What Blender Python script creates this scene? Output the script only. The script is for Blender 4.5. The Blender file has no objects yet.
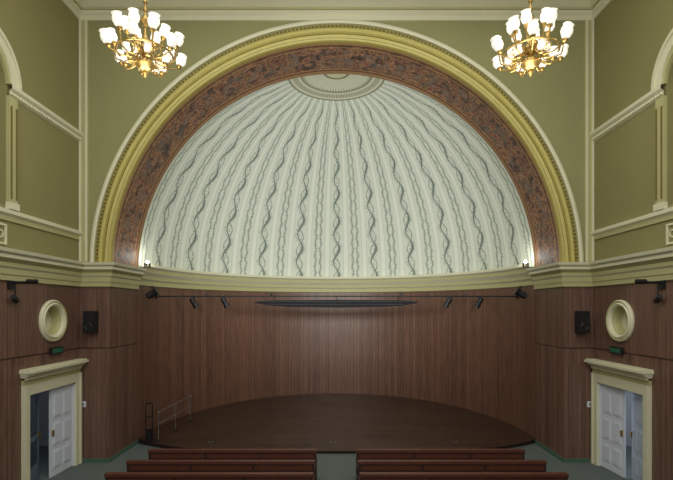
import bpy, bmesh, math, random
from mathutils import Matrix, Vector
random.seed(4)
pi=math.pi
sc=bpy.context.scene
try:
    sc.view_settings.view_transform='Standard'
except Exception: pass

def lin(c):
    c=c/255.0
    return c/12.92 if c<=0.04045 else ((c+0.055)/1.055)**2.4
def C(r,g,b): return (lin(r),lin(g),lin(b),1)

# ------------------------------------------------------------ materials
class NT:
    def __init__(s,name):
        s.m=bpy.data.materials.new(name); s.m.use_nodes=True
        s.t=s.m.node_tree; s.n=s.t.nodes; s.b=s.n['Principled BSDF']
    def link(s,a,b): s.t.links.new(a,b)
    def M(s,op,a,b=None,c=None,clamp=False):
        n=s.n.new('ShaderNodeMath'); n.operation=op; n.use_clamp=clamp
        for i,v in enumerate((a,b,c)):
            if v is None: continue
            if isinstance(v,(int,float)): n.inputs[i].default_value=v
            else: s.link(v,n.inputs[i])
        return n.outputs[0]
    def lt(s,a,b): return s.M('LESS_THAN',a,b)
    def gt(s,a,b): return s.M('GREATER_THAN',a,b)
    def uv(s):
        n=s.n.new('ShaderNodeUVMap'); x=s.n.new('ShaderNodeSeparateXYZ')
        s.link(n.outputs[0],x.inputs[0]); return n.outputs[0],x.outputs[0],x.outputs[1]
    def comb(s,x,y,z=0):
        n=s.n.new('ShaderNodeCombineXYZ')
        for i,v in enumerate((x,y,z)):
            if isinstance(v,(int,float)): n.inputs[i].default_value=v
            else: s.link(v,n.inputs[i])
        return n.outputs[0]
    def noise(s,vec,scale,detail=3):
        n=s.n.new('ShaderNodeTexNoise'); n.inputs['Scale'].default_value=scale; n.inputs['Detail'].default_value=detail
        s.link(vec,n.inputs['Vector']); return n.outputs[0]
    def vor(s,vec,scale):
        n=s.n.new('ShaderNodeTexVoronoi'); n.inputs['Scale'].default_value=scale
        s.link(vec,n.inputs['Vector']); return n
    def wn(s,vec):
        n=s.n.new('ShaderNodeTexWhiteNoise'); n.noise_dimensions='3D'; s.link(vec,n.inputs['Vector']); return n.outputs['Value']
    def mix(s,f,a,b):
        n=s.n.new('ShaderNodeMix'); n.data_type='RGBA'
        for k,v in ((0,f),(6,a),(7,b)):
            if isinstance(v,(int,float,tuple)): n.inputs[k].default_value=v
            else: s.link(v,n.inputs[k])
        return n.outputs[2]
    def ramp(s,f,stops,const=False):
        n=s.n.new('ShaderNodeValToRGB'); e=n.color_ramp.elements
        if const: n.color_ramp.interpolation='CONSTANT'
        e[0].position,e[0].color=stops[0]; e[1].position,e[1].color=stops[-1]
        for p,c in stops[1:-1]:
            x=e.new(p); x.color=c
        s.link(f,n.inputs[0]); return n.outputs[0]
    def bump(s,h,st,dist=0.02):
        n=s.n.new('ShaderNodeBump'); n.inputs['Strength'].default_value=st; n.inputs['Distance'].default_value=dist
        s.link(h,n.inputs['Height']); s.link(n.outputs[0],s.b.inputs['Normal'])
    def obj(s):
        n=s.n.new('ShaderNodeTexCoord'); return n.outputs['Object']

def paint(name,col,rough=0.6,var=0.12,scale=1.5,metal=0,bump=0.0):
    t=NT(name); v=t.obj(); f=t.noise(v,scale,5)
    d=tuple(c*(1-var) for c in col[:3])+(1,); l=tuple(min(1,c*(1+var)) for c in col[:3])+(1,)
    t.link(t.mix(f,d,l),t.b.inputs['Base Color'])
    t.b.inputs['Roughness'].default_value=rough; t.b.inputs['Metallic'].default_value=metal
    if bump: t.bump(t.noise(v,60,3),bump)
    return t.m
def emis(name,col,st):
    t=NT(name); v=t.obj(); f=t.noise(v,3,2)
    c=t.mix(f,tuple(x*.95 for x in col[:3])+(1,),col)
    t.link(c,t.b.inputs['Base Color']); t.link(c,t.b.inputs['Emission Color']); t.b.inputs['Emission Strength'].default_value=st
    return t.m

def wood_slats(name,base,dark,plank=0.115,panel=1.15,seam=3.0,rough=0.5,groove_k=0.4,rv=.36):
    t=NT(name); _,u,v=t.uv()
    us=t.M('DIVIDE',u,plank); iu=t.M('FLOOR',us); fu=t.M('FRACT',us)
    r=t.wn(t.comb(iu,t.M('FLOOR',t.M('DIVIDE',v,seam)) if seam else 0.0))
    g=t.noise(t.comb(t.M('MULTIPLY',u,42),t.M('MULTIPLY',v,1.6),t.M('MULTIPLY',r,40)),1,5)
    g2=t.M('MULTIPLY_ADD',t.M('SUBTRACT',g,.5),1.7,.36)
    c=t.mix(t.M('ADD',t.M('MULTIPLY',r,rv),g2,clamp=True),dark,base)
    groove=t.lt(fu,0.14)
    c=t.mix(t.M('MULTIPLY',groove,groove_k),c,tuple(x*.4 for x in dark[:3])+(1,))
    if panel:
        p=t.lt(t.M('FRACT',t.M('DIVIDE',u,panel)),0.014)
        c=t.mix(t.M('MULTIPLY',p,0.85),c,tuple(x*.2 for x in dark[:3])+(1,))
    if seam:
        p=t.lt(t.M('ABSOLUTE',t.M('SUBTRACT',v,seam)),0.018)
        c=t.mix(t.M('MULTIPLY',p,0.8),c,tuple(x*.2 for x in dark[:3])+(1,))
    t.link(c,t.b.inputs['Base Color']); t.b.inputs['Roughness'].default_value=rough
    t.bump(t.M('SUBTRACT',1.0,groove),0.3,0.01)
    return t.m

M_wood=wood_slats('slatted_walnut_panel',C(130,98,82),C(76,54,46),rough=.42,groove_k=.33)
M_woodap=wood_slats('slatted_walnut_apse',C(126,92,74),C(78,54,44),plank=.135,seam=0,panel=1.08,rough=.40,groove_k=.42)
def stage_mat():
    t=NT('dark_stage_boards'); _,u,v=t.uv()
    us=t.M('DIVIDE',v,.14); iu=t.M('FLOOR',us); fu=t.M('FRACT',us)
    r=t.wn(t.comb(iu,t.M('FLOOR',t.M('ADD',t.M('DIVIDE',u,2.4),t.M('MULTIPLY',iu,.37)))))
    n1=t.noise(t.comb(u,v),.9,5); n2=t.noise(t.comb(t.M('MULTIPLY',u,3),t.M('MULTIPLY',v,30)),1,4)
    f=t.M('ADD',t.M('MULTIPLY',r,.35),t.M('ADD',t.M('MULTIPLY',n1,.5),t.M('MULTIPLY_ADD',n2,.5,-.2)),clamp=True)
    c=t.mix(f,C(38,26,21),C(80,58,45))
    c=t.mix(t.M('MULTIPLY',t.lt(fu,.07),.6),c,C(18,12,10))
    t.link(c,t.b.inputs['Base Color']); t.link(t.M('MULTIPLY_ADD',n1,.35,.16),t.b.inputs['Roughness'])
    return t.m
M_stage=stage_mat()
M_stagef=paint('stage_front_dark',C(40,27,23),0.6)
M_olive=paint('olive_wall_paint',C(146,144,100),0.75,0.06)
M_olive2=paint('olive_side_wall_paint',C(138,132,86),0.75,0.06)
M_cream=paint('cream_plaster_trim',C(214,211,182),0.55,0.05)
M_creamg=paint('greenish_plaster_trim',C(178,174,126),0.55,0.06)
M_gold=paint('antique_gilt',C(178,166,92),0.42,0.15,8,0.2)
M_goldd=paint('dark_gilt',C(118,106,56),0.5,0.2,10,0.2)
M_red=paint('terracotta_line',C(134,104,74),0.6,0.15,6)
M_brass=paint('polished_brass',C(180,150,88),0.3,0.3,14,0.85)
M_ceil=paint('ceiling_plaster',C(206,204,170),0.8,0.04)
M_carpet=paint('grey_green_carpet',C(90,100,98),0.95,0.15,20,0,0.3)
M_green=paint('green_baseboard',C(72,100,86),0.6,0.1)
M_black=paint('black_metal',C(22,22,26),0.5,0.2,6)
M_housing=paint('dark_screen_fabric',C(24,24,30),0.9,0.2,6)
M_grill=paint('black_speaker_grille',C(14,14,16),0.8,0.4,90,0,0.5)
M_steel=paint('brushed_steel',C(150,150,145),0.35,0.1,10,0.8)
M_bench=paint('red_brown_bench_wood',C(88,50,38),0.4,0.3,9)
M_benchd=paint('dark_bench_wood',C(48,30,25),0.5,0.3,9)
M_white=paint('white_door_paint',C(208,214,226),0.5,0.03)
M_lblue=paint('pale_blue_door_paint',C(182,194,214),0.5,0.03)
M_blue=paint('blue_grey_door_paint',C(96,108,126),0.45,0.06)
M_pane=paint('dark_door_glass',C(34,42,52),0.08,0.2,2)
M_vest=paint('vestibule_plaster',C(140,144,146),0.8,0.05)
M_dark=paint('dark_recess',C(62,60,44),0.8,0.1)
M_glassw=emis('frosted_lit_glass',(1,0.96,0.86,1),.5)
M_bulb=emis('lamp_bulb',(1,0.97,0.88,1),6)
M_exit=emis('exit_sign_green',C(24,78,56),0.2)
M_glare=emis('lamp_lens',(1,0.98,0.9,1),14)
M_blind=paint('window_blind',C(120,118,80),0.8,0.05)

def dome_mat():
    t=NT('stencilled_dome'); uvv,u,v=t.uv()       # u strip units, v polar angle in degrees from zenith
    A=lambda x:t.M('ABSOLUTE',x)
    fu=t.M('SUBTRACT',t.M('FRACT',u),0.5)
    iu=t.M('FLOOR',t.M('ADD',u,100.0))
    par=t.M('MODULO',iu,2.0)
    base=C(226,230,216); grey=C(84,100,92); pale=C(208,214,200)
    nz=t.noise(t.comb(t.M('MULTIPLY',u,10),t.M('MULTIPLY',v,1.5)),1,2)
    leaf=t.gt(nz,0.50)
    k=0.56
    sn=t.M('SINE',t.M('MULTIPLY',v,k))
    cs=t.M('SINE',t.M('ADD',t.M('MULTIPLY',v,k),2.4))
    d1=A(t.M('SUBTRACT',fu,t.M('MULTIPLY',sn,0.15)))
    l1=t.lt(d1,t.M('MULTIPLY_ADD',cs,.022,.048))
    d2=A(t.M('SUBTRACT',fu,t.M('MULTIPLY',cs,0.17)))
    l2=t.M('MULTIPLY',t.lt(d2,0.036),t.M('MULTIPLY_ADD',leaf,.4,.4))
    lf=t.M('MULTIPLY',t.M('MULTIPLY',t.lt(d1,0.17),leaf),.42)
    vine=t.M('MAXIMUM',l1,t.M('MAXIMUM',lf,l2))
    # twin garlands flanking a plain ribbon
    sn2=t.M('SINE',t.M('MULTIPLY',v,1.3))
    ga=A(t.M('SUBTRACT',A(fu),t.M('MULTIPLY_ADD',sn2,0.03,.13)))
    b=t.lt(ga,0.026)
    b2=t.M('MULTIPLY',t.lt(ga,0.085),leaf)
    braid=t.M('MAXIMUM',t.M('MULTIPLY',b,.8),t.M('MULTIPLY',b2,.5))
    pat=t.M('ADD',t.M('MULTIPLY',vine,t.M('SUBTRACT',1.0,par)),t.M('MULTIPLY',braid,par))
    ed=t.lt(A(t.M('SUBTRACT',A(fu),0.38)),0.018)
    pat=t.M('MAXIMUM',pat,t.M('MULTIPLY',ed,0.25))
    inner=t.M('MULTIPLY',t.lt(A(fu),0.38),0.7)
    c=t.mix(inner,base,pale)
    c=t.mix(t.M('MULTIPLY',pat,0.85),c,grey)
    q=A(t.M('SINE',t.M('MULTIPLY',u,pi*1.5)))
    rim=t.M('MULTIPLY_ADD',q,1.4,8.6)
    pet=t.M('MULTIPLY',t.lt(v,rim),t.gt(q,0.3))
    mc=t.mix(pet,C(140,142,122),C(212,212,190))
    r2=t.gt(v,10.6); mc=t.mix(r2,mc,C(206,206,184))
    dots=t.M('MULTIPLY',t.M('MULTIPLY',t.gt(v,11.3),t.lt(v,12.9)),t.gt(A(t.M('SINE',t.M('MULTIPLY',u,pi*3))),0.6))
    mc=t.mix(dots,mc,C(140,138,112))
    mc=t.mix(t.lt(v,3.6),mc,C(200,194,160)); mc=t.mix(t.M('MULTIPLY',t.gt(v,3.2),t.lt(v,3.9)),mc,C(124,116,86))
    c=t.mix(t.lt(v,13.9),c,mc)
    c=t.mix(t.M('MULTIPLY',t.gt(v,13.6),t.lt(v,14.2)),c,C(140,140,112))
    t.link(c,t.b.inputs['Base Color']); t.b.inputs['Roughness'].default_value=0.75
    return t.m
M_dome=dome_mat()
def mosaic():
    t=NT('painted_arch_soffit'); uvv,u,v=t.uv()   # metres
    A=lambda x:t.M('ABSOLUTE',x)
    wob=t.noise(uvv,3,2)
    vec=t.comb(t.M('ADD',u,t.M('MULTIPLY',wob,.35)),t.M('ADD',v,t.M('MULTIPLY',wob,.25)))
    vo=t.vor(vec,5.5); vo2=t.vor(vec,12.0)
    nz=t.noise(uvv,7,6); nz2=t.noise(vec,3.3,3); big=t.noise(uvv,1.1,2)
    c=t.ramp(t.M('ADD',t.M('MULTIPLY',vo.outputs['Distance'],0.8),t.M('MULTIPLY_ADD',nz,1.0,-.25)),
       [(0.0,C(46,30,26)),(0.2,C(92,48,38)),(0.34,C(144,78,58)),(0.46,C(96,54,44)),(0.6,C(172,126,90)),(0.74,C(112,72,56)),(1.0,C(52,34,30))])
    # scattered blue-grey and buff figures, no fixed repeat
    f1=t.M('MULTIPLY',t.gt(nz2,.54),t.M('MULTIPLY',t.gt(v,.4),t.lt(v,1.22)))
    c=t.mix(t.M('MULTIPLY',f1,.5),c,C(104,104,100))
    f2=t.M('MULTIPLY',t.lt(vo2.outputs['Distance'],.24),t.lt(nz2,.5))
    c=t.mix(t.M('MULTIPLY',f2,.6),c,C(188,150,112))
    c=t.mix(t.M('MULTIPLY',t.gt(big,.54),.25),c,C(70,48,42))
    fx=t.M('SUBTRACT',t.M('FRACT',t.M('DIVIDE',u,1.34)),0.5)
    c=t.mix(t.M('MULTIPLY',t.gt(A(fx),.475),.7),c,C(150,118,78))
    c=t.mix(t.M('MULTIPLY',t.gt(A(fx),.49),.8),c,C(60,38,32))
    for p,w,col in ((0.06,0.06,C(164,136,74)),(0.17,0.025,C(110,56,40)),(0.26,0.015,C(170,140,88)),(1.34,0.015,C(170,140,88)),(1.42,0.03,C(110,56,40)),(1.50,0.05,C(150,120,80))):
        c=t.mix(t.lt(A(t.M('SUBTRACT',v,p)),w),c,col)
    t.link(c,t.b.inputs['Base Color']); t.b.inputs['Roughness'].default_value=0.55
    return t.m
M_mos=mosaic()

# ------------------------------------------------------------ mesh builder
class MB:
    def __init__(s): s.v=[];s.f=[];s.m=[];s.uv=[];s.mats=[];s.xf=Matrix.Identity(4)
    def mi(s,m):
        if m not in s.mats: s.mats.append(m)
        return s.mats.index(m)
    def add(s,vs,fs,mat,uvs=None):
        o=len(s.v); k=s.mi(mat)
        s.v+= [tuple(s.xf@Vector(p)) for p in vs]
        for f in fs:
            s.f.append([i+o for i in f]); s.m.append(k)
            s.uv.append([uvs[i] for i in f] if uvs else None)
    def box(s,x0,x1,y0,y1,z0,z1,mat):
        x0,x1=sorted((x0,x1));y0,y1=sorted((y0,y1));z0,z1=sorted((z0,z1))
        s.add([(x,y,z) for x in(x0,x1) for y in(y0,y1) for z in(z0,z1)],
          [(0,1,3,2),(4,6,7,5),(0,4,5,1),(2,3,7,6),(0,2,6,4),(1,5,7,3)],mat)
    def tube(s,p,q,r,mat,n=10,r2=None):
        p=Vector(p);q=Vector(q);d=(q-p)
        if d.length<1e-6: return
        d.normalize(); a=d.orthogonal().normalized(); b=d.cross(a)
        r2=r if r2 is None else r2
        vs=[]
        for c,rr in((p,r),(q,r2)):
            for i in range(n):
                t=2*pi*i/n; vs.append(c+a*math.cos(t)*rr+b*math.sin(t)*rr)
        fs=[(i,(i+1)%n,n+(i+1)%n,n+i) for i in range(n)]+[tuple(range(n))[::-1],tuple(range(n,2*n))]
        s.add(vs,fs,mat)
    def poly(s,pts,r,mat,n=8):
        for a,b in zip(pts,pts[1:]): s.tube(a,b,r,mat,n)
    def lathe(s,prof,mat,mx=None,n=20,a0=0,a1=2*pi,mats=None):
        mx=mx or Matrix.Identity(4); full=abs(a1-a0-2*pi)<1e-6
        k=n if full else n+1; vs=[]
        for i in range(k):
            t=a0+(a1-a0)*i/n
            for r,z in prof: vs.append(mx@Vector((r*math.cos(t),r*math.sin(t),z)))
        L=len(prof)
        for j in range(L-1):
            fs=[]
            for i in range(n):
                i2=(i+1)%k
                fs.append((i*L+j,i2*L+j,i2*L+j+1,i*L+j+1))
            s._sub(vs,fs,mats[j] if mats else mat)
    def _sub(s,vs,fs,mat):
        used=sorted({i for f in fs for i in f}); mp={u:i for i,u in enumerate(used)}
        s.add([vs[u] for u in used],[tuple(mp[i] for i in f) for f in fs],mat)
    def sphere(s,c,r,mat,n=10,sz=1):
        s.lathe([(max(1e-4,r*math.sin(pi*i/n)),r*sz*math.cos(pi*i/n)) for i in range(n+1)],mat,Matrix.Translation(c),n=n+2)
    def sweep(s,path,prof,mats):
        P=[Vector(p) for p in path]; N=len(P); rows=[]
        for i in range(N):
            d0=(P[i]-P[i-1]).normalized() if i>0 else None
            d1=(P[i+1]-P[i]).normalized() if i<N-1 else None
            d0=d0 or d1; d1=d1 or d0
            n0=Vector((d0.y,-d0.x)); n1=Vector((d1.y,-d1.x)); nn=(n0+n1).normalized(); k=1/max(.3,nn.dot(n0))
            rows.append([(P[i].x+nn.x*k*o,P[i].y+nn.y*k*o,z) for o,z in prof])
        for j in range(len(prof)-1):
            vs=[];fs=[]
            for r in rows: vs+= [r[j],r[j+1]]
            for i in range(N-1): fs.append((2*i,2*i+2,2*i+3,2*i+1))
            s.add(vs,fs,mats[j] if isinstance(mats,list) else mats)
    def plate(s,outer,holes,t,fn,mat):
        cu=bpy.data.curves.new('tmp','CURVE'); cu.dimensions='2D'; cu.fill_mode='BOTH'; cu.extrude=t/2
        for pts in [outer]+holes:
            sp=cu.splines.new('POLY'); sp.points.add(len(pts)-1); sp.use_cyclic_u=True
            for p,q in zip(sp.points,pts): p.co=(q[0],q[1],0,1)
        ob=bpy.data.objects.new('tmp',cu); sc.collection.objects.link(ob)
        dg=bpy.context.evaluated_depsgraph_get(); me=bpy.data.meshes.new_from_object(ob.evaluated_get(dg))
        s.add([fn(*v.co) for v in me.vertices],[tuple(p.vertices) for p in me.polygons],mat)
        bpy.data.objects.remove(ob); bpy.data.curves.remove(cu); bpy.data.meshes.remove(me)
    def obj(s,name,smooth=True,loc=None,fixn=True):
        me=bpy.data.meshes.new(name+'_mesh'); me.from_pydata(s.v,[],s.f)
        for m in s.mats: me.materials.append(m)
        ul=me.uv_layers.new(name='UVMap')
        for p,k,u in zip(me.polygons,s.m,s.uv):
            p.material_index=k; n=p.normal; an=(abs(n.x),abs(n.y),abs(n.z)); ax=an.index(max(an))
            for j,li in enumerate(p.loop_indices):
                if u: ul.data[li].uv=u[j]
                else:
                    c=me.vertices[me.loops[li].vertex_index].co
                    ul.data[li].uv=(c.y,c.z) if ax==0 else ((c.x,c.z) if ax==1 else (c.x,c.y))
        if fixn:
            bm=bmesh.new(); bm.from_mesh(me); bmesh.ops.recalc_face_normals(bm,faces=bm.faces); bm.to_mesh(me); bm.free()
        if smooth:
            for p in me.polygons: p.use_smooth=True
            try: me.set_sharp_from_angle(angle=0.6)
            except Exception: pass
        ob=bpy.data.objects.new(name,me); sc.collection.objects.link(ob)
        if loc: ob.location=loc
        return ob
def dup(ob,name,loc,rz=0):
    o=bpy.data.objects.new(name,ob.data); o.location=loc; o.rotation_euler=(0,0,rz); sc.collection.objects.link(o); return o

# ------------------------------------------------------------ dimensions
W=6.76; D=11.81; D2=13.48; R=5.98; ZC=5.15; ZW=4.7; ZT=12.35; YB=-5.0
arc=lambda cx,cy,r,a0,a1,n:[(cx+r*math.cos(a0+(a1-a0)*i/n),cy+r*math.sin(a0+(a1-a0)*i/n)) for i in range(n+1)]

b=MB(); b.box(-10,10,YB-.3,20,-.2,0,M_carpet); b.obj('floor',False)
b=MB(); b.box(-W-.3,W+.3,YB-.3,D+.3,ZT,ZT+.3,M_ceil); b.obj('ceiling',False)
b=MB(); b.box(-W-.3,W+.3,YB-.3,YB,0,ZT,M_olive2); b.obj('wall_back',False)

DY0,DY1,DZ=9.80,11.55,2.15
OC=(10.68,3.75); WY=8.45
for s_,nm in((-1,'wall_left'),(1,'wall_right')):
    b=MB(); fn=lambda a,c,t,s_=s_:(s_*(W+.15+t),a,c)
    b.plate([(YB,0),(DY0,0),(DY0,DZ),(DY1,DZ),(DY1,0),(D+.3,0),(D+.3,ZW),(YB,ZW)],[arc(OC[0],OC[1],.36,0,2*pi,40)[:-1]],.3,fn,M_wood)
    win=[(WY-.72,6.15),(WY+.72,6.15)]+arc(WY,8.55,.72,0,pi,24)
    b.plate([(YB,ZW),(D+.3,ZW),(D+.3,ZT),(YB,ZT)],[win],.3,fn,M_olive2)
    b.obj(nm,False)

b=MB(); fn=lambda a,c,t:(a,D+.15+t,c)
b.plate([(-W,ZW),(-R-.04,ZW)]+arc(0,ZC,R+.04,pi,0,96)+[(R+.04,ZW),(W,ZW),(W,ZT),(-W,ZT)],[],.3,fn,M_olive)
for s_ in(-1,1):
    b.box(s_*R,s_*W,D,D2,0,ZW,M_wood)
    b.box(s_*R,s_*W,D+.3,D2,ZW,ZC+.2,M_creamg)
b.obj('wall_front',False)

b=MB(); n=96; vs=[];uvs=[]
for i in range(n+1):
    a=pi*i/n
    for z in(0,ZC):
        vs.append((R*math.cos(a),D2+R*math.sin(a),z)); uvs.append((a*R,z))
b.add(vs,[(2*i,2*i+2,2*i+3,2*i+1) for i in range(n)],M_woodap,uvs)
vs=[]
for i in range(n+1):
    a=pi*i/n
    for z in(0,ZC): vs.append(((R+.25)*math.cos(a),D2+(R+.25)*math.sin(a),z))
b.add(vs,[(2*i,2*i+2,2*i+3,2*i+1) for i in range(n)],M_dark)
b.obj('wall_apse',True,fixn=False)

b=MB(); NA,NB=128,64; NS=23; vs=[];uvs=[];RD=R+.02
for i in range(NA+1):
    a=pi*i/NA
    for j in range(NB+1):
        t=(pi/2)*j/NB
        vs.append((RD*math.sin(t)*math.cos(a),D2+RD*math.sin(t)*math.sin(a),ZC+RD*math.cos(t)))
        uvs.append((NS*i/NA+1.0,90*j/NB))
L=NB+1
b.add(vs,[(i*L+j,(i+1)*L+j,(i+1)*L+j+1,i*L+j+1) for i in range(NA) for j in range(NB)],M_dome,uvs)
b.obj('apse_dome',True,fixn=False)

b=MB(); n=128; vs=[];uvs=[]
for i in range(n+1):
    a=pi*i/n
    for y in(D+.12,D2): vs.append((R*math.cos(a),y,ZC+R*math.sin(a))); uvs.append((a*R,y-D-.12))
b.add(vs,[(2*i,2*i+2,2*i+3,2*i+1) for i in range(n)],M_mos,uvs)
b.obj('arch_soffit',True,fixn=False)

# archivolt mouldings
b=MB()
mx=Matrix.Translation((0,D,ZC))@Matrix.Rotation(pi/2,4,'X')
prof=[(R,-.14),(R-.02,-.1),(R+.0,-.04),(R+.05,0.0),(R+.12,.02),(R+.12,.05),(R+.19,.035),(R+.24,.07),(R+.27,.07),(R+.29,.03),(R+.36,.03),(R+.37,.09),(R+.43,.11),(R+.46,.06),(R+.50,.05),(R+.51,0.0)]
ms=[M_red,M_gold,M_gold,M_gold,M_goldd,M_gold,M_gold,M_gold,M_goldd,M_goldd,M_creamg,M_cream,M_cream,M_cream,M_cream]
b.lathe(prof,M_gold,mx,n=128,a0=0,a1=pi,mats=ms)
NBD=190
for i in range(NBD):
    a=pi*(i+.5)/NBD
    b.sphere((math.cos(a)*(R+.325),D-.03,ZC+math.sin(a)*(R+.325)),.026,M_gold,5)
b.obj('trim_arch_molding')
b=MB(); mx2=Matrix.Translation((0,D2,ZC))@Matrix.Rotation(pi/2,4,'X')
b.lathe([(R+.02,.03),(R-.02,.03),(R-.03,.01),(R-.03,-.01),(R+.02,-.03)],M_red,mx2,n=128,a0=0,a1=pi); b.obj('trim_dome_edge')

pth=[(-W,YB),(-W,D),(-R,D),(-R,D2)]
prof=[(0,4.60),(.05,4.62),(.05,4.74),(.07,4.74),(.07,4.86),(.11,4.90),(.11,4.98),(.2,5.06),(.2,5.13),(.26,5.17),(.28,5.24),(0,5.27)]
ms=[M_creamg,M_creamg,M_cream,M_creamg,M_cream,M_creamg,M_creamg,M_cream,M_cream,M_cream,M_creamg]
for k,nm in((1,'trim_cornice_left'),(-1,'trim_cornice_right')):
    b=MB()
    if k==1: b.sweep(pth,prof,ms)
    else: b.sweep([(-x,y) for x,y in pth][::-1],prof,ms)
    b.obj(nm,False)
b=MB()
b.sweep([(-R*math.cos(pi*i/96),D2+R*math.sin(pi*i/96)) for i in range(97)],
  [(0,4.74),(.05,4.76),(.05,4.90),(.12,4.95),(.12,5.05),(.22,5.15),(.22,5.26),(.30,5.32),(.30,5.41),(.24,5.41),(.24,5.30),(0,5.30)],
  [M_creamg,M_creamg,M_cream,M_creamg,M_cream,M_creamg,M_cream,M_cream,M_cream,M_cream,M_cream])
b.obj('trim_cornice_apse',False)
b=MB()
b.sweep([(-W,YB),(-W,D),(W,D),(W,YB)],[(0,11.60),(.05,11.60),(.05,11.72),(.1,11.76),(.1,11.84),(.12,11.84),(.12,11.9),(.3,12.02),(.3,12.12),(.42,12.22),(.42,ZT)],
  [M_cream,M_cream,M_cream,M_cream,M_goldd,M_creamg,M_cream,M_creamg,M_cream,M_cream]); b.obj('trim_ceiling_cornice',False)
for s_ in(-1,1):
    b=MB(); b.box(s_*W,s_*(W-.24),D-.05,D,5.27,11.60,M_creamg); b.box(s_*(W-.02),s_*(W-.07),D-.08,D-.05,5.27,11.60,M_cream); b.box(s_*(W-.18),s_*(W-.23),D-.08,D-.05,5.27,11.60,M_cream)
    b.obj('trim_corner_pilaster',False)
for s_,nm in((-1,'left'),(1,'right')):
    def pp(y0,y1): 
        return [(-W,y0),(-W,y1)] if s_<0 else [(W,y1),(W,y0)]
    b=MB()
    RP=[(0,8.40),(.05,8.42),(.05,8.50),(.12,8.56),(.12,8.64),(0,8.66)]; RM=[M_cream,M_creamg,M_cream,M_cream,M_cream]
    b.sweep(pp(WY+.74,D),RP,RM)
    y=WY+.8
    while y<D-.05:
        b.sphere((s_*(W-.06),y,8.47),.035,M_cream,6); y+=.085
    b.sweep(pp(YB,WY-.74),RP,RM)
    b.sweep(pp(YB,D),[(0,5.84),(.04,5.84),(.04,5.93),(.1,5.98),(.1,6.06),(0,6.08)],[M_cream,M_creamg,M_cream,M_cream,M_cream])
    b.box(s_*W,s_*(W-.03),7.75,9.17,5.34,5.38,M_cream); b.box(s_*W,s_*(W-.03),7.75,9.17,5.72,5.76,M_cream)
    b.box(s_*W,s_*(W-.03),9.13,9.17,5.38,5.72,M_cream)
    for i in range(7):
        y=7.87+i*.19
        b.lathe([(.085,0),(.085,.02),(.06,.025),(.06,0)],M_cream,Matrix.Translation((s_*W,y,5.55))@Matrix.Rotation(-s_*pi/2,4,'Y'),n=14)
    b.obj('trim_wall_rail_'+nm,False)
    b=MB()
    for (r0,r1,pr,mt) in((.72,.80,.05,M_creamg),(.80,.96,.08,M_cream),(.96,1.03,.12,M_cream)):
        n=32; vs=[]
        for i in range(n+1):
            a=pi*i/n
            for rr,d in((r0,-.1 if r0==.72 else 0),(r0,pr),(r1,pr),(r1,0)): vs.append((s_*(W-d),WY+rr*math.cos(a),8.64+rr*math.sin(a)))
        b.add(vs,[(i*4+j,(i+1)*4+j,(i+1)*4+j+1,i*4+j+1) for i in range(n) for j in range(3)],mt)
    for q in(-1,1):
        yy=WY+q*.85
        b.box(s_*W,s_*(W-.07),yy-.12,yy+.12,6.08,8.40,M_creamg); b.box(s_*W,s_*(W-.10),yy-.14,yy+.14,6.08,6.22,M_cream)
        b.box(s_*(W-.07),s_*(W-.09),yy-.09,yy-.06,6.3,8.2,M_goldd); b.box(s_*(W-.07),s_*(W-.09),yy+.06,yy+.09,6.3,8.2,M_goldd)
    b.box(s_*(W+.28),s_*(W+.22),WY-.8,WY+.8,6.1,9.4,M_blind)
    b.box(s_*(W+.22),s_*(W+.16),WY-.03,WY+.03,6.15,9.27,M_cream)
    for z in(6.9,7.7,8.5): b.box(s_*(W+.22),s_*(W+.16),WY-.72,WY+.72,z,z+.05,M_cream)
    b.obj('window_1' if s_<0 else 'window_2',False)
    b=MB()
    bp=[(0,.10),(.03,.10),(.03,0)]
    if s_<0: b.sweep([(-W,YB),(-W,DY0-.24)],bp,M_green); b.sweep([(-W,D),(-R,D),(-R,D2)],bp,M_green)
    else: b.sweep([(W,DY0-.24),(W,YB)],bp,M_green); b.sweep([(R,D2),(R,D),(W,D)],bp,M_green)
    b.obj('baseboard_'+nm,False)
    b=MB(); mo=Matrix.Translation((s_*W,OC[0],OC[1]))@Matrix.Rotation(-s_*pi/2,4,'Y')
    b.lathe([(.50,0),(.50,.04),(.47,.07),(.43,.05),(.40,.08),(.36,.06),(.34,.0),(.31,-.08),(.29,-.22),(.0001,-.24)],M_cream,mo,n=48,
       mats=[M_cream,M_cream,M_creamg,M_cream,M_cream,M_cream,M_creamg,M_creamg,M_cream])
    b.obj('round_niche')
    # doors
    b=MB()
    X=lambda d:s_*(W-d)
    b.box(X(0),X(.07),DY0-.18,DY0,0,DZ+.22,M_cream); b.box(X(0),X(.07),DY1,DY1+.2,0,DZ+.22,M_cream)
    b.box(X(.07),X(.10),DY0-.18,DY0-.12,0,DZ+.22,M_cream); b.box(X(.07),X(.10),DY1+.14,DY1+.2,0,DZ+.22,M_cream)
    b.box(X(0),X(.07),DY0,DY1,DZ,DZ+.22,M_cream)
    b.box(X(0),X(.06),DY0-.18,DY1+.2,DZ+.22,DZ+.34,M_creamg)
    for i in range(26):
        y=DY0-.16+i*(DY1-DY0+.32)/25.5; b.box(X(.06),X(.12),y,y+.04,DZ+.34,DZ+.39,M_cream)
    for d,z0,z1,e in((.12,.39,.43,.20),(.18,.43,.49,.22),(.25,.49,.55,.25),(.21,.55,.58,.24)):
        b.box(X(0),X(d),DY0-e,DY1+e,DZ+z0,DZ+z1,M_cream)
    b.box(X(0),X(-.3),DY0-.0,DY0+.03,0,DZ,M_white); b.box(X(0),X(-.3),DY1-.03,DY1,0,DZ,M_white); b.box(X(0),X(-.3),DY0,DY1,DZ-.03,DZ,M_white)
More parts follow.
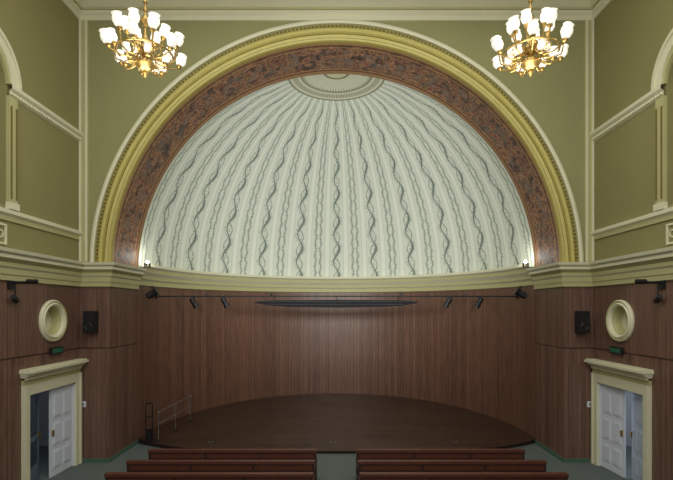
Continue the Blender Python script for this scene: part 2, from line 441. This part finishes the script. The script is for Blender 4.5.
    def leaf(hy,dirn,ang,mat,glass=False):
        lw=(DY1-DY0)/2-.035; 
        ux=Vector((s_*math.sin(ang),dirn*math.cos(ang),0)); nx=Vector((-s_*math.cos(ang),dirn*math.sin(ang),0))
        m=Matrix(((ux.x,nx.x,0,X(-.05)),(ux.y,nx.y,0,hy),(0,0,1,0.01),(0,0,0,1)))
        b.xf=m
        if glass:
            for x0,x1 in((0,.1),(lw-.1,lw)): b.box(x0,x1,-.02,.02,0,DZ-.05,mat)
            for z0,z1 in((0,.42),(1.0,1.1),(DZ-.17,DZ-.05)): b.box(.1,lw-.1,-.02,.02,z0,z1,mat)
            b.box(.1,lw-.1,-.005,.005,.42,DZ-.17,M_pane); b.box(.16,lw-.16,.02,.035,.08,.34,mat)
        else:
            b.box(0,lw,-.02,.02,0,DZ-.05,mat)
            for z0,z1 in((.18,.62),(.74,1.28),(1.4,1.96)):
                for x0,x1 in((.09,lw/2-.035),(lw/2+.035,lw-.09)):
                    b.box(x0,x1,.02,.028,z0,z1,mat); b.box(x0+.03,x1-.03,.028,.045,z0+.04,z1-.04,mat)
        b.box(lw-.07,lw-.04,.02,.07,.98,1.12,M_brass)
        b.xf=Matrix.Identity(4)
    if s_<0: leaf(DY1-.035,-1,math.radians(1),M_white); leaf(DY0+.035,1,math.radians(18),M_blue,True)
    else: leaf(DY1-.035,-1,math.radians(4),M_white); leaf(DY0+.035,1,math.radians(15),M_lblue,False)
    b.obj('door_1' if s_<0 else 'door_2',False)
    b=MB(); x0,x1=W+.3,9.6
    b.box(s_*x1,s_*(x1+.1),8.6,13.2,0,2.9,M_vest); b.box(s_*x0,s_*x1,8.5,8.6,0,2.9,M_vest); b.box(s_*x0,s_*x1,13.2,13.3,0,2.9,M_vest); b.box(s_*x0,s_*x1,8.5,13.3,2.9,3.0,M_vest)
    b.obj('wall_vestibule_'+nm,False)
    b=MB(); b.box(X(0),X(.03),10.6,10.9,2.99,3.09,M_black); b.box(X(.03),X(.08),10.52,10.98,2.96,3.12,M_black); b.box(X(.08),X(.084),10.56,10.94,2.99,3.09,M_exit)
    b.obj('exit_sign',False)
    b=MB(); b.box(X(0),X(.05),9.2,9.4,4.45,4.62,M_black); b.tube((X(.0),9.3,4.58),(X(.55),9.3,4.58),.03,M_black)
    b.tube((X(.1),9.3,4.58),(X(.1),9.3,4.3),.015,M_black); b.tube((X(.12),9.2,4.28),(X(.07),9.38,4.2),.05,M_black,12,.06); b.tube((X(.35),9.3,4.60),(X(.55),9.3,4.60),.05,M_black,12)
    b.obj('wall_spotlight')
    b=MB(); b.box(s_*(W-.03),s_*(W-.17),D-.02,D,1.45,1.6,M_white); b.box(s_*(W-.08),s_*(W-.12),D-.035,D-.02,1.49,1.56,M_steel); b.obj('light_switch',False)
    b=MB(); xc=s_*6.38; 
    b.box(xc-.14,xc+.14,D-.28,D-.06,3.42,3.98,M_black); b.box(xc-.12,xc+.12,D-.295,D-.28,3.45,3.95,M_grill)
    b.box(xc-.04,xc+.04,D-.06,D,3.6,3.8,M_black); b.lathe([(.10,0),(.085,.01),(.03,-.01)],M_black,Matrix.Translation((xc,D-.295,3.58))@Matrix.Rotation(pi/2,4,'X'),n=20)
    b.obj('loudspeaker')

# ------------------------------------------------------------ stage (gently raked)
YF=12.45
def SZ(y): return .09+(y-YF)*(.37-.09)/(D2+R-YF)
RS=R-.01
fr=[(-RS+2*RS*i/40,D2-.98*(1-(2*i/40-1)**4)) for i in range(41)]
bk=arc(0,D2,RS,0,pi,64)[1:-1]
b=MB()
def rk(x,y,t): return (x,y,0.0 if t<0 else SZ(y)-.03)
b.plate(fr+bk,[],.2,rk,M_stagef)
fr2=[(x,y-.03) for x,y in fr]; fr2[0]=fr[0]; fr2[-1]=fr[-1]
b.plate(fr2+bk,[],.03,lambda x,y,t:(x,y,SZ(y)-.015+t),M_stage)
b.obj('stage',False)
b=MB()
A0=Vector((-5.28,13.3,0)); A1=Vector((-4.98,15.3,0))
for v in(A0,A1): v.z=SZ(v.y)+.001
for k in(0,.5,1):
    p=A0.lerp(A1,k); b.tube(p,p+Vector((0,0,.85)),.016,M_steel); b.tube(p,p+Vector((0,0,.02)),.06,M_black,14)
for h in(.85,.5): b.tube(A0+Vector((0,0,h)),A1+Vector((0,0,h)),.018,M_steel)
b.sphere(A0+Vector((0,0,.85)),.03,M_steel,6); b.sphere(A1+Vector((0,0,.85)),.03,M_steel,6)
b.obj('handrail')
b=MB(); z0=SZ(13.44)
for x in(-5.66,-5.46): b.tube((x,13.32,z0),(x,13.32,z0+1.1),.018,M_black)
for z in(.25,.7,1.1): b.tube((-5.66,13.32,z0+z),(-5.46,13.32,z0+z),.018,M_black)
b.box(-5.72,-5.40,13.2,13.44,z0,z0+.025,M_black); b.box(-5.63,-5.49,13.28,13.36,z0+.06,z0+.34,M_black)
b.obj('equipment_stand')
for i,(x,y) in enumerate(((-3.7,13.2),(-.1,13.2),(3.5,13.2))):
    b=MB(); z=SZ(y); b.box(x-.07,x+.07,y-.05,y+.05,z,z+.02,M_steel); b.box(x-.04,x+.04,y-.03,y+.03,z+.02,z+.03,M_black); b.tube((x+.05,y,z),(x+.05,y,z+.05),.012,M_steel)
    b.obj('floor_socket',False)

# lighting pipe and rolled screen
b=MB(); py=14.5; pz=4.44
b.tube((-5.82,py,pz),(5.82,py,pz),.022,M_black,12)
for x in(-4.2,-2.1,2.1,4.2): b.tube((x,py,pz),(x,py,pz+.10),.035,M_black,8)
for s_ in(-1,1): b.lathe([(.001,0),(.08,0),(.08,.02),(.03,.03)],M_black,Matrix.Translation((s_*5.84,py,pz))@Matrix.Rotation(-s_*pi/2,4,'Y'),n=16)
b.obj('lighting_pipe')
b=MB(); sy=14.66
out=[(-2.66,.05),(-2.2,.09),(0,.11),(2.2,.09),(2.66,.05),(2.60,0),(2.2,-.08),(1.5,-.125),(0,-.15),(-1.5,-.125),(-2.2,-.08),(-2.60,0)]
b.plate(out,[],.2,lambda a,c,t:(a,sy+t,4.22+c),M_housing)
b.tube((-2.64,sy-.12,4.26),(2.64,sy-.12,4.26),.02,M_black,10); b.tube((-2.2,sy-.12,4.17),(2.2,sy-.12,4.17),.015,M_black,10)
for x in(-2,0,2): b.tube((x,sy-.08,4.3),(x,14.5,4.44),.012,M_black,6)
b.obj('projection_screen_housing')
def spot(x,y,z,aim,r=.085,top=.2):
    b=MB(); a=Vector(aim).normalized(); c=Vector((x,y,z))
    b.tube(c-a*.16,c+a*.06,r,M_black,16); b.tube(c+a*.06,c+a*.16,r*1.02,M_black,16,r*1.3); b.tube(c-a*.2,c-a*.16,r*.5,M_black,12,r)
    sd=a.cross(Vector((0,0,1))).normalized()
    b.poly([c+sd*(r+.02),c+sd*(r+.02)+Vector((0,0,top*.7)),c-sd*(r+.02)+Vector((0,0,top*.7)),c-sd*(r+.02)],.012,M_black,6)
    b.tube(c+Vector((0,0,top*.7)),c+Vector((0,0,top)),.018,M_black,8)
    b.box(x-.03,x+.03,y-.04,y+.04,z+top-.02,z+top+.03,M_black)
    b.obj('stage_spotlight')
spot(-4.6,py,4.22,(.5,.2,-.9)); spot(-3.6,py,4.24,(.3,.1,-.6)); spot(3.6,py,4.24,(-.3,.1,-.6)); spot(4.6,py,4.22,(-.5,.2,-.9))
for s_ in(-1,1):
    spot(s_*5.62,13.7,4.5,(-s_*.8,.1,.5),.10,.2)
    b=MB(); c=Vector((s_*5.74,13.62,5.46)); b.box(c.x-.08,c.x+.08,c.y-.05,c.y+.05,5.30,5.42,M_black); b.sphere(c,.045,M_glare,8)
    b.obj('cove_uplight')

# ------------------------------------------------------------ benches
def bench(L):
    b=MB(); h=L/2
    b.box(-h,h,-.02,.03,.16,.80,M_benchd); b.box(-h-.01,h+.01,-.05,.07,.79,.85,M_bench)
    b.box(-h,h,-.03,-.02,.66,.76,M_bench); b.box(-h,h,.02,.46,.40,.45,M_bench); b.box(-h,h,.42,.45,.34,.40,M_benchd)
    for x in(-h,-h/3,h/3,h-.05):
        b.box(x,x+.05,-.02,.42,0,.40,M_benchd); b.box(x,x+.05,-.035,.05,.0,.79,M_benchd)
    for x in(-h-.0,h-.05): b.box(x,x+.05,.03,.4,.60,.64,M_bench); b.box(x,x+.05,.36,.40,.45,.6,M_bench)
    return b
yy=[10.15,9.4,8.68,7.96,7.24,6.52,5.8,5.08]
for i,y in enumerate(yy):
    xe=[4.24,4.38,4.46][min(i,2)]
    xi=.46
    bb=bench(xe-xi)
    o=bb.obj('wooden_bench',False); o.location=(-(xe+xi)/2,y,0)
    dup(o,'wooden_bench',((xe+xi)/2,y,0))

# ------------------------------------------------------------ chandeliers
def chandelier():
    b=MB(); T=Matrix.Translation
    b.lathe([(.001,.30),(.03,.28),(.05,.22),(.03,.16),(.06,.1),(.12,.05),(.14,0),(.10,-.06),(.05,-.10),(.08,-.16),(.15,-.2),(.17,-.26),(.10,-.33),(.04,-.36),(.05,-.40),(.02,-.45),(.001,-.48)],M_brass,n=24)
    b.tube((0,0,.28),(0,0,3.45),.018,M_brass,8)
    for i in range(9): b.lathe([(.03,0),(.045,.03),(.03,.06)],M_brass,T((0,0,.42+i*.14)),n=10)
    b.lathe([(.001,.62),(.05,.6),(.08,.54),(.04,.48),(.02,.45)],M_brass,n=16)
    hp=[(.47*math.cos(2*pi*i/36),.47*math.sin(2*pi*i/36),-.06) for i in range(37)]
    b.poly(hp,.018,M_brass,6)
    def shade(p,tilt,a,s=1.0):
        m=T(p)@Matrix.Rotation(a,4,'Z')@Matrix.Rotation(tilt,4,'Y')
        b.lathe([(.018,-.05),(.04,-.04),(.05,-.0),(.03,.01)],M_brass,m,n=10)
        b.lathe([(.03*s,.0),(.06*s,.03*s),(.082*s,.08*s),(.08*s,.13*s),(.062*s,.165*s),(.078*s,.195*s)],M_glassw,m,n=14)
        b.lathe([(.001,.20*s),(.03*s,.18*s),(.04*s,.13*s),(.02*s,.05*s),(.001,.02*s)],M_bulb,m,n=10)
    for k in range(12):
        a=2*pi*k/12+.1; c,s=math.cos(a),math.sin(a)
        r,z=(.60,-.08) if k%2 else (.54,.12)
        b.poly([(c*q,s*q,w) for q,w in((.10,-.05),(.22,-.17),(.38,-.2),(.5,-.16),(r,z-.05))],.013,M_brass,6)
        shade((c*r,s*r,z),.28,a,1.1)
        b.poly([(c*(.3+.07*math.cos(u)),s*(.3+.07*math.cos(u)),-.08+.07*math.sin(u)) for u in [j*pi/4 for j in range(8)]],.010,M_brass,5)
    for k in range(6):
        a=2*pi*k/6+.35; c,s=math.cos(a),math.sin(a)
        b.poly([(c*q,s*q,w) for q,w in((.06,.05),(.16,.05),(.27,.14),(.30,.25))],.012,M_brass,6)
        shade((c*.30,s*.30,.30),.2,a,1.1)
    for k in range(6):
        a=2*pi*k/6; c,s=math.cos(a),math.sin(a)
        b.poly([(c*.12,s*.12,-.22),(c*.24,s*.24,-.30),(c*.33,s*.33,-.32),(c*.36,s*.36,-.24)],.011,M_brass,6)
        shade((c*.36,s*.36,-.22),.15,a,.85)
    return b
b=chandelier(); ch=b.obj('chandelier'); ch.location=(-3.41,8.0,8.63)
ch2=dup(ch,'chandelier',(3.46,8.0,8.65),0.6)
for x in(-3.41,3.46):
    b=MB(); b.lathe([(.02,-.25),(.1,-.2),(.25,-.05),(.28,0)],M_brass,Matrix.Translation((x,8,ZT)),n=24); b.obj('trim_ceiling_rose')

# ------------------------------------------------------------ lights
def light(name,typ,loc,energy,col=(1,1,1),size=1,size_y=None,aim=None,**kw):
    l=bpy.data.lights.new(name,typ); l.energy=energy; l.color=col
    if typ=='AREA':
        l.shape='RECTANGLE'; l.size=size; l.size_y=size_y or size
    elif typ in('POINT','SPOT'): l.shadow_soft_size=size
    for k,v in kw.items(): setattr(l,k,v)
    o=bpy.data.objects.new(name,l); o.location=loc; sc.collection.objects.link(o)
    if aim is not None:
        o.rotation_euler=(Vector(aim)-Vector(loc)).to_track_quat('-Z','Y').to_euler()
    return o
light('hall_ceiling_fill','AREA',(0,4.5,12.2),560,(1,.99,.95),9,9)  # added soft fill under the ceiling, no fixture, lights the hall evenly
light('hall_back_fill','AREA',(0,-3,8),600,(1,.99,.97),10,6,aim=(0,12,6))  # unseen fill behind the camera, added to brighten the arch end
for s_ in(-1,1):
    light('chandelier_glow','POINT',(s_*3.43,8,7.9),90,(1,.97,.88),.5)
    light('dome_fill_spot','SPOT',(s_*2.2,6.0,4.9),1400,(.98,1,.97),.4,aim=(s_*-1.5,18.5,8.0),spot_size=math.radians(80),spot_blend=.8)  # added hall-side spots without fixtures, brighten the dome beyond its cove lamps
    light('cove_light','POINT',(s_*5.6,13.62,5.60),9,(1,1,.92),.05)
    light('vestibule_daylight','POINT',(s_*8.6,10.2,2.3),22 if s_<0 else 130,(.84,.91,1),.3)
light('stage_wash','AREA',(0,15.4,4.3),26,(1,.92,.82),6,.5,aim=(0,16.5,.3))
w=bpy.data.worlds.new('world'); sc.world=w; w.use_nodes=True
w.node_tree.nodes['Background'].inputs[0].default_value=(.8,.85,1,1); w.node_tree.nodes['Background'].inputs[1].default_value=.3

# ------------------------------------------------------------ camera
cam=bpy.data.cameras.new('camera'); co=bpy.data.objects.new('camera',cam); sc.collection.objects.link(co)
co.location=(0,0,4.03); co.rotation_euler=(pi/2,0,0); cam.lens=24; cam.sensor_width=36; cam.sensor_fit='HORIZONTAL'
cam.shift_y=(309-240)/673; cam.clip_end=200
sc.camera=co
